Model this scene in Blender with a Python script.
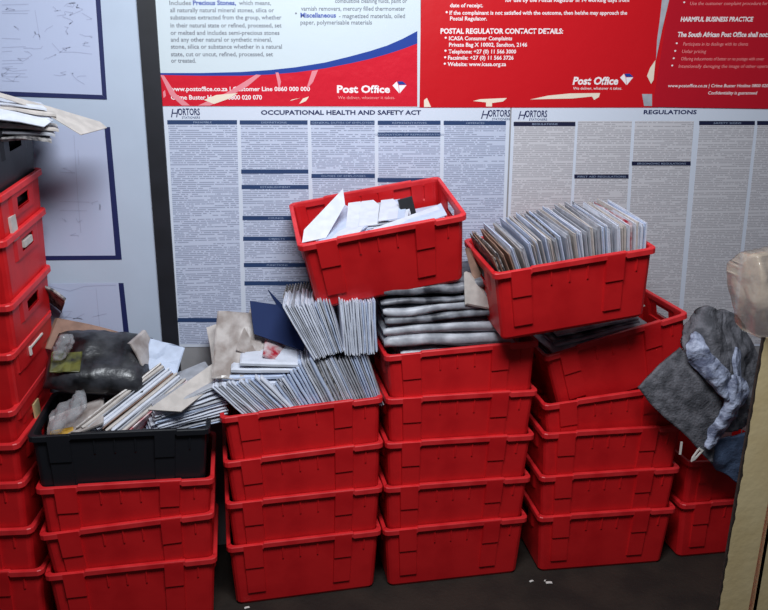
import bpy, bmesh, math, random
from mathutils import Vector, Matrix, noise

scene = bpy.context.scene
for o in list(bpy.data.objects):
    bpy.data.objects.remove(o, do_unlink=True)
COL = scene.collection
rnd = random.Random(7)

# ------------------------------------------------------------------ camera
F_PX, PITCH, YAW, ROLL = 750.87, 0.2781, 0.1565, 0.0094
CAM = Vector((-0.2393, -2.9774, 1.9387))
cy_, sy_, cp_, sp_ = math.cos(YAW), math.sin(YAW), math.cos(PITCH), math.sin(PITCH)
FWD = Vector((sy_ * cp_, cy_ * cp_, -sp_))
R0 = Vector((cy_, -sy_, 0)); U0 = R0.cross(FWD)
RT = R0 * math.cos(ROLL) + U0 * math.sin(ROLL)
UP = U0 * math.cos(ROLL) - R0 * math.sin(ROLL)
cd = bpy.data.cameras.new('camera'); cam = bpy.data.objects.new('camera', cd); COL.objects.link(cam)
cd.sensor_fit = 'HORIZONTAL'; cd.sensor_width = 36.0; cd.lens = F_PX / 768 * 36.0
cd.clip_start = 0.05; cd.clip_end = 60
cam.matrix_world = Matrix(((RT.x, UP.x, -FWD.x, CAM.x), (RT.y, UP.y, -FWD.y, CAM.y), (RT.z, UP.z, -FWD.z, CAM.z), (0, 0, 0, 1)))
scene.camera = cam

def at(u, v, y):
    """point of the place on the upright plane at depth y that the photo shows at (u, v)"""
    d = FWD + RT * ((u - 384) / F_PX) - UP * ((v - 305) / F_PX)
    return CAM + d * ((y - CAM.y) / d.y)

# ------------------------------------------------------------------ world, lights, exposure
w = bpy.data.worlds.new('world'); scene.world = w; w.use_nodes = True
w.node_tree.nodes['Background'].inputs[0].default_value = (0.55, 0.65, 0.85, 1)
w.node_tree.nodes['Background'].inputs[1].default_value = 0.07

def area(name, loc, target, sx, sy, power, col):
    l = bpy.data.lights.new(name, 'AREA'); l.shape = 'RECTANGLE'; l.size = sx; l.size_y = sy
    l.energy = power; l.color = col
    o = bpy.data.objects.new(name, l); COL.objects.link(o); o.location = loc
    o.rotation_euler = (Vector(target) - Vector(loc)).to_track_quat('-Z', 'Y').to_euler()
    return o
area('ceiling_light', (0.0, -1.9, 3.3), (0.1, -0.3, 1.0), 1.3, 0.7, 88, (0.90, 0.95, 1.0))
scene.view_settings.view_transform = 'Standard'
scene.view_settings.look = 'None'
scene.view_settings.exposure = 0.0
scene.view_settings.gamma = 1.0
scene.view_settings.use_curve_mapping = False

# ------------------------------------------------------------------ materials
def mat(name, col, rough=0.6, spec=0.5, bump=0.0, bscale=40, var=0.0, vscale=8, col2=None, coat=0.0, alpha=1.0, trans=0.0, sheen=0.0):
    m = bpy.data.materials.new(name); m.use_nodes = True
    nt = m.node_tree; b = nt.nodes['Principled BSDF']
    b.inputs['Base Color'].default_value = (*col, 1); b.inputs['Roughness'].default_value = rough
    b.inputs['Specular IOR Level'].default_value = spec
    b.inputs['Coat Weight'].default_value = coat
    b.inputs['Coat Roughness'].default_value = 0.15
    b.inputs['Transmission Weight'].default_value = trans
    b.inputs['Alpha'].default_value = alpha
    tc = nt.nodes.new('ShaderNodeTexCoord')
    if var > 0 or col2:
        n = nt.nodes.new('ShaderNodeTexNoise'); n.inputs['Scale'].default_value = vscale; n.inputs['Detail'].default_value = 5
        nt.links.new(tc.outputs['Object'], n.inputs['Vector'])
        cr = nt.nodes.new('ShaderNodeValToRGB')
        c2 = col2 or tuple(c * (1 - var) for c in col)
        cr.color_ramp.elements[0].color = (*c2, 1); cr.color_ramp.elements[1].color = (*col, 1)
        cr.color_ramp.elements[0].position = 0.38; cr.color_ramp.elements[1].position = 0.6
        nt.links.new(n.outputs['Fac'], cr.inputs['Fac']); nt.links.new(cr.outputs['Color'], b.inputs['Base Color'])
    if bump > 0:
        n2 = nt.nodes.new('ShaderNodeTexNoise'); n2.inputs['Scale'].default_value = bscale; n2.inputs['Detail'].default_value = 3
        nt.links.new(tc.outputs['Object'], n2.inputs['Vector'])
        bp = nt.nodes.new('ShaderNodeBump'); bp.inputs['Strength'].default_value = bump; bp.inputs['Distance'].default_value = 0.01
        nt.links.new(n2.outputs['Fac'], bp.inputs['Height']); nt.links.new(bp.outputs['Normal'], b.inputs['Normal'])
    return m

def print_mat(name, paper, ink, line=0.0075, amount=0.55, vertical='Z', stretch=18):
    """rows of small print: broken horizontal lines of ink on paper"""
    m = bpy.data.materials.new(name); m.use_nodes = True
    nt = m.node_tree; N = nt.nodes.new; L = nt.links.new; b = nt.nodes['Principled BSDF']
    b.inputs['Roughness'].default_value = 0.5
    tc = N('ShaderNodeTexCoord'); sp = N('ShaderNodeSeparateXYZ'); L(tc.outputs['Object'], sp.inputs[0])
    d = N('ShaderNodeMath'); d.operation = 'DIVIDE'; L(sp.outputs[vertical], d.inputs[0]); d.inputs[1].default_value = line
    fr = N('ShaderNodeMath'); fr.operation = 'FRACT'; L(d.outputs[0], fr.inputs[0])
    row = N('ShaderNodeMath'); row.operation = 'LESS_THAN'; L(fr.outputs[0], row.inputs[0]); row.inputs[1].default_value = 0.52
    fl = N('ShaderNodeMath'); fl.operation = 'FLOOR'; L(d.outputs[0], fl.inputs[0])
    cb = N('ShaderNodeCombineXYZ'); L(sp.outputs['X'], cb.inputs[0]); L(fl.outputs[0], cb.inputs[1])
    mp = N('ShaderNodeMapping'); mp.inputs['Scale'].default_value = (90, 7.3, 1); L(cb.outputs[0], mp.inputs[0])
    n = N('ShaderNodeTexNoise'); n.inputs['Scale'].default_value = 1.0; n.inputs['Detail'].default_value = 2; L(mp.outputs[0], n.inputs['Vector'])
    gt = N('ShaderNodeMath'); gt.operation = 'GREATER_THAN'; L(n.outputs['Fac'], gt.inputs[0]); gt.inputs[1].default_value = 0.42
    # paragraph breaks: whole rows left short or empty
    mp2 = N('ShaderNodeMapping'); mp2.inputs['Scale'].default_value = (3.5, 0.9, 1); L(cb.outputs[0], mp2.inputs[0])
    n2 = N('ShaderNodeTexNoise'); n2.inputs['Scale'].default_value = 1.0; L(mp2.outputs[0], n2.inputs['Vector'])
    gt2 = N('ShaderNodeMath'); gt2.operation = 'GREATER_THAN'; L(n2.outputs['Fac'], gt2.inputs[0]); gt2.inputs[1].default_value = 0.40
    a = N('ShaderNodeMath'); a.operation = 'MULTIPLY'; L(row.outputs[0], a.inputs[0]); L(gt.outputs[0], a.inputs[1])
    a2 = N('ShaderNodeMath'); a2.operation = 'MULTIPLY'; L(a.outputs[0], a2.inputs[0]); L(gt2.outputs[0], a2.inputs[1])
    a3 = N('ShaderNodeMath'); a3.operation = 'MULTIPLY'; L(a2.outputs[0], a3.inputs[0]); a3.inputs[1].default_value = amount
    mx = N('ShaderNodeMix'); mx.data_type = 'RGBA'; L(a3.outputs[0], mx.inputs[0])
    mx.inputs[6].default_value = (*paper, 1); mx.inputs[7].default_value = (*ink, 1)
    L(mx.outputs[2], b.inputs['Base Color'])
    return m

def lin(r, g, b):
    f = lambda c: (c / 255 / 12.92) if c / 255 <= 0.04045 else ((c / 255 + 0.055) / 1.055) ** 2.4
    return (f(r), f(g), f(b))

M = {
 'wall': mat('wall_paint', lin(150, 148, 150), 0.8, bump=0.1, var=0.1),
 'floor': mat('concrete_floor', lin(43, 34, 27), 0.75, bump=0.25, bscale=60, col2=lin(28, 21, 16), vscale=5),
 'red': mat('red_plastic', lin(212, 30, 34), 0.45, 0.4, bump=0.06, bscale=18, col2=lin(196, 22, 28), vscale=7),
 'red_rim_lit': mat('red_plastic_rim_lit', lin(224, 48, 52), 0.45, 0.45, bump=0.05, bscale=30, col2=lin(208, 32, 38), vscale=12),  # body red made lighter: light caught by the rim edge, put into the colour
 'black': mat('black_plastic', lin(26, 27, 32), 0.45, 0.4, bump=0.05),
 'board': mat('board_white', lin(188, 200, 218), 0.45, var=0.03),
 'frame': mat('frame_black', lin(30, 31, 38), 0.5, var=0.3),
 'paper': mat('paper_white', lin(212, 218, 232), 0.6),
 'sheet': mat('sheet_white', lin(186, 194, 220), 0.5),
 'navy': mat('navy_ink', lin(28, 36, 86), 0.5),
 'bar': mat('header_navy', lin(38, 62, 104), 0.5),
 'bar2': mat('header_dark_navy', lin(22, 26, 58), 0.5),
 'grey_ink': mat('grey_ink', lin(120, 124, 134), 0.6),
 'pencil': mat('pencil_line', lin(172, 178, 204), 0.6),
 'blue_ink': mat('blue_ink', lin(70, 90, 168), 0.6),
 'white_ink': mat('white_ink', lin(245, 235, 236), 0.5),
 'pink_ink': mat('pink_ink', lin(240, 150, 150), 0.5),
 'gloss_white': mat('gloss_poster_white', lin(210, 220, 226), 0.28, 0.6, bump=0.12, bscale=9),
 'gloss_red': mat('gloss_poster_red', lin(202, 20, 30), 0.3, 0.6, bump=0.16, bscale=9),
 'crinkle_red': mat('crinkled_poster_red', lin(214, 34, 52), 0.2, 0.7, bump=0.5, bscale=14),
 'gloss_blue': mat('gloss_poster_blue', lin(38, 66, 150), 0.28, 0.6, bump=0.12, bscale=9),
 'poster_pink': mat('gloss_poster_crimson', lin(186, 20, 38), 0.32, 0.6, bump=0.16, bscale=9),
 'crease_glint': mat('painted_crease_highlight', lin(232, 140, 150), 0.3, 0.6),  # flat pale pink for highlights painted along the crinkles
 'bar_text': mat('header_lettering', lin(150, 164, 190), 0.6),
 'torn': mat('torn_paper', lin(236, 220, 200), 0.8),
 'print1': print_mat('small_print', lin(196, 203, 224), lin(92, 100, 132), amount=0.55),
 'print2': print_mat('small_print_grey', lin(206, 203, 208), lin(110, 104, 112), amount=0.42),
 'env_white': mat('envelope_white', lin(214, 218, 230), 0.6, var=0.10, vscale=30),
 'env_blue': mat('envelope_bluish', lin(196, 208, 232), 0.55, var=0.12, vscale=30),
 'env_grey': mat('envelope_grey', lin(176, 178, 186), 0.6, var=0.2, vscale=25),
 'env_cream': mat('envelope_cream', lin(202, 194, 188), 0.65, var=0.15, vscale=30),
 'env_brown': mat('envelope_brown', lin(150, 118, 102), 0.7, var=0.25, vscale=25),
 'news': mat('newsprint', lin(168, 164, 162), 0.7, col2=lin(70, 68, 72), vscale=70),
 'wrap': mat('wrapped_magazine', lin(196, 198, 206), 0.45, 0.4, bump=0.5, bscale=22, col2=lin(138, 140, 148), vscale=11, coat=0.1),
 'wrap_dark': mat('wrapped_magazine_dark', lin(132, 134, 142), 0.45, 0.4, bump=0.5, bscale=22, col2=lin(52, 53, 60), vscale=14, coat=0.1),
 'navy_card': mat('navy_card', lin(34, 48, 88), 0.75, 0.15),
 'red_mag': mat('red_magazine', lin(206, 190, 192), 0.35, col2=lin(170, 34, 52), vscale=24),
 'mag': mat('magazine_cover', lin(190, 182, 178), 0.35, 0.6, col2=lin(146, 134, 128), vscale=14, bump=0.2, coat=0.3),
 'bag_dark': mat('dark_plastic_wrap', lin(56, 57, 62), 0.38, 0.5, bump=0.6, bscale=20, col2=lin(12, 12, 15), vscale=13, coat=0.2),
 'clear': mat('clear_film', lin(200, 202, 206), 0.15, 0.8, bump=0.8, bscale=18, coat=0.4, alpha=0.35),
 'yellow': mat('yellow_paper', lin(208, 160, 50), 0.6),
 'olive': mat('olive_cover', lin(104, 104, 48), 0.4, col2=lin(50, 52, 34), vscale=20),
 'sack': mat('sack_grey', lin(116, 115, 122), 0.9, bump=0.5, bscale=110, col2=lin(76, 76, 82), vscale=26),
 'lining': mat('sack_lining', lin(184, 192, 216), 0.5, bump=1.0, bscale=45, col2=lin(104, 110, 134), vscale=22),
 'sack_blue': mat('sack_blue', lin(86, 104, 136), 0.8, bump=0.4, bscale=120, var=0.2),
 'poly': mat('clear_brown_bag', lin(206, 186, 162), 0.16, 0.9, bump=1.0, bscale=12, coat=0.8, alpha=0.42),
 'cream': mat('cream_enamel', lin(238, 214, 164), 0.5, bump=0.08, col2=lin(230, 204, 152), vscale=10),
 'rust': mat('bare_worn_steel', lin(58, 46, 40), 0.8, var=0.5, vscale=60),
 'tag_white': mat('white_plastic', lin(226, 222, 216), 0.4),
 'tag_cream': mat('cream_tag', lin(214, 190, 140), 0.6),
}

# ------------------------------------------------------------------ helpers
def link(name, me, m, parent=None, mw=None):
    o = bpy.data.objects.new(name, me); COL.objects.link(o)
    if m: me.materials.append(m)
    if parent: o.parent = parent
    if mw is not None: o.matrix_world = mw
    return o

def tag(o, label=None, cat=None, group=None, kind=None):
    if label: o['label'] = label
    if cat: o['category'] = cat
    if group: o['group'] = group
    if kind: o['kind'] = kind
    return o

def empty(name, loc=(0, 0, 0), mw=None):
    o = bpy.data.objects.new(name, None); COL.objects.link(o); o.empty_display_size = 0.05
    if mw is not None:
        o.location = mw.translation; o.rotation_euler = mw.to_euler()
    else: o.location = loc
    return o

def mesh(verts, faces, smooth=False):
    me = bpy.data.meshes.new('m'); me.from_pydata([tuple(v) for v in verts], [], faces)
    bm = bmesh.new(); bm.from_mesh(me); bmesh.ops.recalc_face_normals(bm, faces=bm.faces); bm.to_mesh(me); bm.free()
    if smooth:
        for p in me.polygons: p.use_smooth = True
    return me

def box(a, b, org=(0, 0, 0)):
    x0, y0, z0 = (a[i] - org[i] for i in range(3)); x1, y1, z1 = (b[i] - org[i] for i in range(3))
    v = [(x0, y0, z0), (x1, y0, z0), (x1, y1, z0), (x0, y1, z0), (x0, y0, z1), (x1, y0, z1), (x1, y1, z1), (x0, y1, z1)]
    return v, [(0, 1, 2, 3), (4, 7, 6, 5), (0, 4, 5, 1), (1, 5, 6, 2), (2, 6, 7, 3), (3, 7, 4, 0)]

def boxes(lst, org=(0, 0, 0)):
    V, Fc = [], []
    for a, b in lst:
        v, f = box(a, b, org); k = len(V); V += v; Fc += [tuple(i + k for i in q) for q in f]
    return mesh(V, Fc)

def plate(pts, y, th=0.0004, org=(0, 0, 0)):
    """flat polygon on the wall: pts = (x, z) list, front face at y"""
    n = len(pts); V = []
    for yy in (y, y + th):
        V += [(p[0] - org[0], yy - org[1], p[1] - org[2]) for p in pts]
    Fc = [tuple(range(n)), tuple(range(2 * n - 1, n - 1, -1))] + [(i, (i + 1) % n, n + (i + 1) % n, n + i) for i in range(n)]
    return mesh(V, Fc)

def wpts(uv, y=0.0):
    return [(at(u, v, y).x, at(u, v, y).z) for u, v in uv]

def text_mesh(s, bold=0.0, shear=0.0):
    c = bpy.data.curves.new('t', 'FONT'); c.body = s; c.offset = bold; c.shear = shear; c.extrude = 0.0; c.resolution_u = 2
    o = bpy.data.objects.new('t', c); COL.objects.link(o)
    dg = bpy.context.evaluated_depsgraph_get(); me = bpy.data.meshes.new_from_object(o.evaluated_get(dg))
    bpy.data.objects.remove(o, do_unlink=True); bpy.data.curves.remove(c)
    return me

def text(parent, s, u0, u1, vbase, vcap, y, m, bold=0.0, shear=0.0, slope=0.0, name='text_line'):
    """a line of lettering on the wall, from u0 to u1, capitals between vbase and vcap"""
    me = text_mesh(s, bold, shear); org = parent.location
    xs = [v.co.x for v in me.vertices]; x0, x1 = min(xs), max(xs)
    A = at(u0, vbase, y); B = at(u1, vbase + slope * (u1 - u0), y); T = at(u0, vcap, y)
    H = 0.70
    for v in me.vertices:
        t = (v.co.x - x0) / (x1 - x0); h = v.co.y / H
        p = A.lerp(B, t); v.co = (p.x - org.x, y - org.y, p.z + h * (T.z - A.z) - org.z)
    me.materials.clear()
    return link(name, me, m, parent)

# ------------------------------------------------------------------ the room
tag(link('wall_back', boxes([((-3.2, 0, 0), (4.2, 0.15, 3.0))]), M['wall']), kind='structure')
tag(link('floor', boxes([((-3.2, -4.5, -0.1), (4.2, 0.15, 0))]), M['floor']), kind='structure')

# notice board at the left, black frame at its right edge
bx0, bx1 = -2.4, -0.672
nb = tag(empty('notice_board', (bx0, 0, 0.4)), 'large white board with a black right-hand frame behind the left crates', 'notice board')
link('panel', boxes([((bx0, -0.012, 0.4), (bx1, 0, 2.7))], nb.location), M['board'], nb)
fr_pts = [at(137.8, 0, -0.02), at(154.3, 0, -0.02), at(178.9, 345, -0.02), at(162.7, 345, -0.02)]
link('frame', boxes([((fr_pts[3].x, -0.022, 0.4), (fr_pts[2].x, 0, 2.7))], nb.location), M['frame'], nb)

def drawing_sheet(uv, label, border, marks):
    """white sheet: uv = corner pixels ; border = list of strips"""
    y = -0.0135
    pts = wpts(uv, y); org = Vector((pts[0][0], y, min(p[1] for p in pts)))
    s = tag(empty('drawing_sheet', org), label, 'drawing')
    link('paper', plate(pts, y, 0.0006, org), M['sheet'], s)
    for st in border: link('border_line', plate(wpts(st, y), y - 0.0006, 0.0005, org), M['navy'], s)
    V, Fc = [], []
    for ln in marks:
        for (a, b) in zip(ln[:-1], ln[1:]):
            A, B = at(*a, y), at(*b, y); d = (B - A); d.y = 0
            if d.length < 1e-6: continue
            nrm = Vector((-d.z, 0, d.x)).normalized() * 0.0012
            k = len(V)
            for q in (A - nrm, B - nrm, B + nrm, A + nrm): V.append((q.x - org.x, -0.0007, q.z - org.z))
            Fc.append((k, k + 1, k + 2, k + 3))
    if V: link('pencil_marks', mesh(V, Fc), M['pencil'], s)
    return s
r2 = random.Random(3)
def scribble(x0, y0, x1, y1, n):
    out = []
    for _ in range(n):
        x, y = r2.uniform(x0, x1), r2.uniform(y0, y1); ln = [(x, y)]
        for _ in range(r2.randint(2, 5)):
            x += r2.uniform(-7, 9); y += r2.uniform(-4, 4); ln.append((min(max(x, x0), x1), min(max(y, y0), y1)))
        out.append(ln)
    for k in range(n // 2):
        y = r2.uniform(y0, y1); out.append([(x0, y), (x0 + r2.uniform(10, 30), y + r2.uniform(-1, 1))])
    return out
drawing_sheet([(-60, -30), (98.5, -30), (107, 99), (-60, 92.5)], 'topmost of three white drawings on the board, navy line along right and bottom', 
  [[(93.5, -30), (98.5, -30), (107, 99.5), (102.3, 95)], [(-60, 89), (102, 95), (107, 99.5), (-60, 93.8)]], scribble(2, 3, 92, 86, 26) + [[(35, 10), (40, 40)], [(52, 43), (60, 52), (75, 52), (92, 54)]])
drawing_sheet([(-60, 123), (103.5, 127), (121.5, 259.5), (-60, 260)], 'middle one of three white navy-edged drawings on the board',
  [[(104.5, 127), (110, 127), (121.8, 259.5), (115.5, 255.5)], [(-60, 256.5), (115.5, 255.5), (121.8, 259.5), (-60, 261)]], scribble(60, 140, 100, 245, 6) + [[(74, 135), (78, 200), (81, 233)], [(78, 150), (79, 165)]])
mk = drawing_sheet([(30, 284), (118.5, 283), (127, 340), (30, 342)], 'lowest white drawing on the board, partly hidden by mail in the black crate',
  [[(118.5, 283), (123.5, 283), (130, 342), (124.5, 342)]], scribble(60, 290, 112, 330, 6) + [[(45, 285), (70, 291), (85, 286), (116, 285)], [(96, 288), (100, 330)]])

# small print charts
def chart(uv, label, title, tu, tv, cols, logos, pm, barm, subtitle=None):
    y = -0.002
    pts = wpts(uv, y); org = Vector((pts[-1][0], y, pts[-1][1]))
    c = tag(empty('law_chart', org), label, 'wall chart')
    link('paper', plate(pts, y, 0.0008, org), M['paper'], c)
    for (ul, ur, vt, ulb, urb, vb, bars) in cols:
        P = lambda f, v: (ul + (ulb - ul) * (v - vt) / (vb - vt)) if f == 0 else (ur + (urb - ur) * (v - vt) / (vb - vt))
        link('text_column', plate(wpts([(ul, vt), (ur, vt), (urb, vb), (ulb, vb)], y), y - 0.0005, 0.0004, org), pm, c)
        for (v, tx) in bars:
            b = link('header_bar', plate(wpts([(P(0, v) - 0.8, v - 2.1), (P(1, v), v - 2.1), (P(1, v), v + 2.1), (P(0, v) - 0.8, v + 2.1)], y), y - 0.001, 0.0004, org), barm, c)
            if tx:
                mid = (P(0, v) + P(1, v)) / 2; hw = len(tx) * 1.15
                text(c, tx, mid - hw, mid + hw, v + 1.0, v - 0.8, y - 0.0012, M['bar_text'], 0.0)
    text(c, title, tu[0], tu[1], tv[0], tv[1], y - 0.001, M['navy'], 0.03, 0, name='title')
    for (u0, v0) in logos:
        text(c, 'H', u0, u0 + 8, v0 + 2.2, v0 - 6.2, y - 0.001, M['navy'], 0.0, 0.25, name='logo_letter')
        text(c, 'ORTORS', u0 + 7.2, u0 + 29, v0, v0 - 6.6, y - 0.001, M['navy'], 0.02, name='logo_lettering')
        text(c, 'STATIONERS', u0 + 11, u0 + 29, v0 + 3.6, v0 + 1.4, y - 0.001, M['bar'], 0.0, name='logo_lettering')
    return c
colsL = [
 (168, 237, 120.5, 180, 242, 344, [(122.2, 'PREAMBLE'), (320, '')]),
 (240.5, 307.5, 120.5, 247, 311, 344, [(122.4, 'DEFINITIONS'), (171.5, ''), (187, 'ESTABLISHMENT'), (218, 'COUNCIL'), (238.7, 'OBJECTS'), (265, 'FUNCTIONS'), (283.3, '')]),
 (311, 374.5, 120.5, 316, 376, 344, [(122.6, 'GENERAL DUTIES OF EMPLOYERS'), (176, 'DUTIES OF EMPLOYEES')]),
 (378.5, 440.5, 120.5, 378, 438, 344, [(122.8, 'REPRESENTATIVES'), (134.5, 'DESIGNATION OF REPRESENTATIVES'), (180, '')]),
 (444.5, 506, 120.5, 441, 499, 344, [(123, 'OFFENCES')]),
]
chart([(160, 101), (510.5, 101), (501, 346), (176.5, 347)], 'small-print wall chart headed Occupational Health and Safety Act', 'OCCUPATIONAL HEALTH AND SAFETY ACT', (261, 421), (114.6, 110.2), colsL, [(171, 115), (481, 116.5)], M['print1'], M['bar'])
colsR = [
 (514.5, 575.5, 121, 505, 562, 344, [(124, 'REGULATIONS')]),
 (578, 632, 121, 566, 618, 344, [(176.5, 'FIRST AID REGULATIONS')]),
 (635, 694, 121, 622, 676, 344, [(163.5, 'ERGONOMIC REGULATIONS')]),
 (700, 755, 121, 680, 730, 344, [(123, 'SAFETY SIGNS')]),
 (758, 822, 121, 734, 795, 344, [(123, '')]),
]
chart([(512, 101), (840, 101), (812, 346), (503, 346)], 'small-print wall chart headed Regulations behind the right-hand crates', 'REGULATIONS', (643.5, 696.5), (114, 110), colsR, [(518, 117)], M['print2'], M['bar2'])

# glossy post office posters
def logo(parent, u, v, s, y):
    org = parent.location
    def poly(p, m, nm='emblem'): link(nm, plate(wpts([(u + a * s, v + b * s) for a, b in p], y), y - 0.0004, 0.0003, org), m, parent)
    poly([(0, -2), (4.2, -6), (5.8, -2.4), (6.8, 6)], M['white_ink'])
    poly([(6.3, -2.2), (7.2, 5.8), (14, -2.4)], M['white_ink'])
    poly([(4.9, -6.1), (6.3, -2.8), (14, -2.9), (10, -6.2)], M['gloss_blue'])
def poster(uv, label, m, y=-0.0036):
    pts = wpts(uv, y); org = Vector((pts[-1][0], y, pts[-1][1]))
    p = tag(empty('poster', org), label, 'poster')
    link('paper', plate(pts, y, 0.001, org), m, p)
    return p
y1 = -0.0036
pw = poster([(149.5, -40), (420.5, -40), (420.5, 107.2), (160.3, 106.2)], 'glossy white poster with a red and blue swoosh along its bottom edge', M['gloss_white'])
top = [(158, 73), (200, 73), (241, 72), (270, 70), (296, 67.2), (325, 62.5), (350.5, 56.3), (370, 51), (387, 45.6), (403, 38.6), (417.3, 31)]
low = [(158, 74.8), (200, 75.8), (241, 75.8), (270, 74.6), (296, 72.4), (325, 68.4), (350.5, 63.4), (370, 59), (387, 54.2), (403, 49), (417.3, 43.5)]
link('blue_swoosh', plate(wpts(top + low[::-1], y1), y1 - 0.0004, 0.0003, pw.location), M['gloss_blue'], pw)
link('red_band', plate(wpts(low + [(417.3, 106.6), (160.3, 106)], y1), y1 - 0.0006, 0.0005, pw.location), M['crinkle_red'], pw)
yt = y1 - 0.0009
for s, u1, v in [('all naturally natural mineral stones, silica or', 274, 12.2), ('substances extracted from the group, whether', 281.5, 19.4),
                 ('in their natural state or refined, processed, set', 281.5, 27.4), ('or melted and includes semi-precious stones', 279.5, 34.8), ('and any other natural or synthetic mineral,', 272, 41.6),
                 ('stone, silica or substance whether in a natural', 282, 48.6), ('state, cut or uncut, refined, processed, set', 273, 56.2), ('or treated.', 196, 62.6)]:
    text(pw, s, 170 + v * .02, u1, v, v - 4.4, yt, M['grey_ink'], 0.012)
text(pw, 'Includes', 169.5, 191, 5, 0.6, yt, M['grey_ink'], 0.01)
text(pw, 'Precious Stones,', 193, 236, 5, 0.4, yt, M['blue_ink'], 0.03)
text(pw, 'which means,', 239, 271, 5, 0.6, yt, M['grey_ink'], 0.01)
text(pw, 'combustible cleaning fluids, paint or', 335, 407, 2.8, -1.6, yt, M['grey_ink'], 0.01)
text(pw, 'varnish removers, mercury filled thermometer', 301, 405, 10.6, 6.2, yt, M['grey_ink'], 0.01)
text(pw, '•', 295, 297, 15.5, 11, yt, M['grey_ink'], 0.03)
text(pw, 'Miscellaneous', 300.5, 336, 17.4, 12.8, yt, M['blue_ink'], 0.03)
text(pw, '- magnetized materials, oiled', 339, 405, 18, 13.6, yt, M['grey_ink'], 0.01)
text(pw, 'paper, polymerisable materials', 300.5, 372, 24.4, 20, yt, M['grey_ink'], 0.01)
text(pw, 'www.postoffice.co.za | Customer Line 0860 000 000', 170, 310, 91, 86.6, yt, M['white_ink'], 0.02)
text(pw, 'Crime Buster Hotline 0800 020 070', 171, 262, 99.5, 95, yt, M['white_ink'], 0.02)
text(pw, 'Post Office', 337, 390, 92.6, 85.4, yt, M['white_ink'], 0.035, name='logo_lettering')
text(pw, 'We deliver, whatever it takes.', 338, 395, 99, 96, yt, M['pink_ink'], 0.0, name='logo_lettering')
logo(pw, 392.5, 87.5, 1.0, y1 - 0.0006)
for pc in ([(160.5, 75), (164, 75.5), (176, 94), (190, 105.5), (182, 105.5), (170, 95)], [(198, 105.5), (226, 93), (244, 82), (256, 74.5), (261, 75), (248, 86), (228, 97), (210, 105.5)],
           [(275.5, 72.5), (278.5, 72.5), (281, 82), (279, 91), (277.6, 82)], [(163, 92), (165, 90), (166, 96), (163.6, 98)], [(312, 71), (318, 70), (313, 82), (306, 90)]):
    link('painted_glint', plate(wpts(pc, y1), y1 - 0.0011, 0.0003, pw.location), M['crease_glint'], pw)  # pale strips painting the shine on the crinkled red band
for pc in ([(290, 101), (292, 99.5), (300, 98)], [(299, 104), (303, 98.5), (309, 96.5), (306, 101)], [(204, 100), (216, 95), (238, 93), (228, 99), (214, 104)]):
    link('torn_patch', plate(wpts(pc, y1), y1 - 0.0012, 0.0003, pw.location), M['torn'], pw)

pr = poster([(421.5, -40), (680, -40), (658, 107.5), (419.5, 107.5)], 'glossy red poster with postal regulator contact details', M['gloss_red'], -0.0042)
y2 = -0.0042; yt = y2 - 0.0006
for s, u0, u1, v in [('for use by the Postal Registrar in 14 working days from', 505, 629, 1.8), ('date of receipt.', 450, 483, 7.2), ('If the complainant is not satisfied with the outcome, then he/she may approach the', 449.5, 627, 14.6),
                     ('Postal Regulator.', 450, 487, 20.4), ('ICASA Consumer Complaints', 449, 512, 40.2), ('Private Bag X 10002, Sandton, 2146', 449, 527, 46.6),
                     ('Telephone: +27 (0) 11 566 3000', 448.5, 516, 53.4), ('Facsimile: +27 (0) 11 566 3726', 448, 513.5, 59.6), ('Website: www.icasa.org.za', 447.5, 506, 66)]:
    text(pr, s, u0, u1, v, v - 3.9, yt, M['white_ink'], 0.02)
for u, v in ((445.5, 13.5), (444.5, 39), (444.3, 52), (444, 58.6), (443.6, 65)):
    text(pr, '•', u, u + 2.2, v + 1.2, v - 4, yt, M['white_ink'], 0.02)
text(pr, 'POSTAL REGULATOR CONTACT DETAILS:', 440.5, 563, 33.6, 28.4, yt, M['white_ink'], 0.03)
text(pr, 'Post Office', 572.5, 618, 84.4, 77, yt, M['white_ink'], 0.035, 0.15, name='logo_lettering')
text(pr, 'We deliver, whatever it takes.', 573, 622, 89.6, 86.8, yt, M['white_ink'], 0.0, name='logo_lettering')
logo(pr, 620, 79.5, 0.95, y2 - 0.0003)
for pc in ([(473, 101), (480, 99.2), (507, 98), (503, 101.5), (492, 103), (492, 106.5), (486, 106.5), (486, 102.4)],
           [(530, 99.5), (548, 95.6), (570, 93.4), (600, 93), (599, 97), (594, 100), (592, 96.5), (572, 98.5), (548, 99)],
           [(424, 100), (427, 98), (431, 107), (424, 107)]):
    link('torn_patch', plate(wpts(pc, y2), y2 - 0.0006, 0.0003, pr.location), M['torn'], pr)
ph = poster([(676, -40), (850, -40), (850, 110), (652.5, 107)], 'dark pinkish red poster about harmful business practice at the right edge', M['poster_pink'], -0.0058)
y3 = -0.0058; yt = y3 - 0.0006
for s, u0, u1, v, c, bd in [('Use the customer complaint procedure for the business', 690, 790, 5, 3.4, 0.0), ('HARMFUL BUSINESS PRACTICE', 680.5, 753, 21.4, 4.6, 0.03), ('The South African Post Office shall not:', 677.5, 768, 36.8, 4.8, 0.03),
      ('Participate in its dealings with its clients', 683, 748, 45.6, 3.4, 0.0), ('Unfair pricing', 682, 706, 53, 3.4, 0.0), ('Offering inducements of better or no postage with cover', 681, 764, 60.4, 3.4, 0.0),
      ('Intentionally damaging the image of other operators', 678.5, 775, 67.8, 3.4, 0.0), ('www.postoffice.co.za | Crime Buster Hotline 0800 020 070', 668, 776, 87.2, 3.2, 0.01), ('Confidentiality is guaranteed', 708, 757, 94.4, 3.2, 0.01)]:
    text(ph, s, u0, u1, v, v - c, yt, M['white_ink'] if bd else M['pink_ink'], bd, 0.12)
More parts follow.
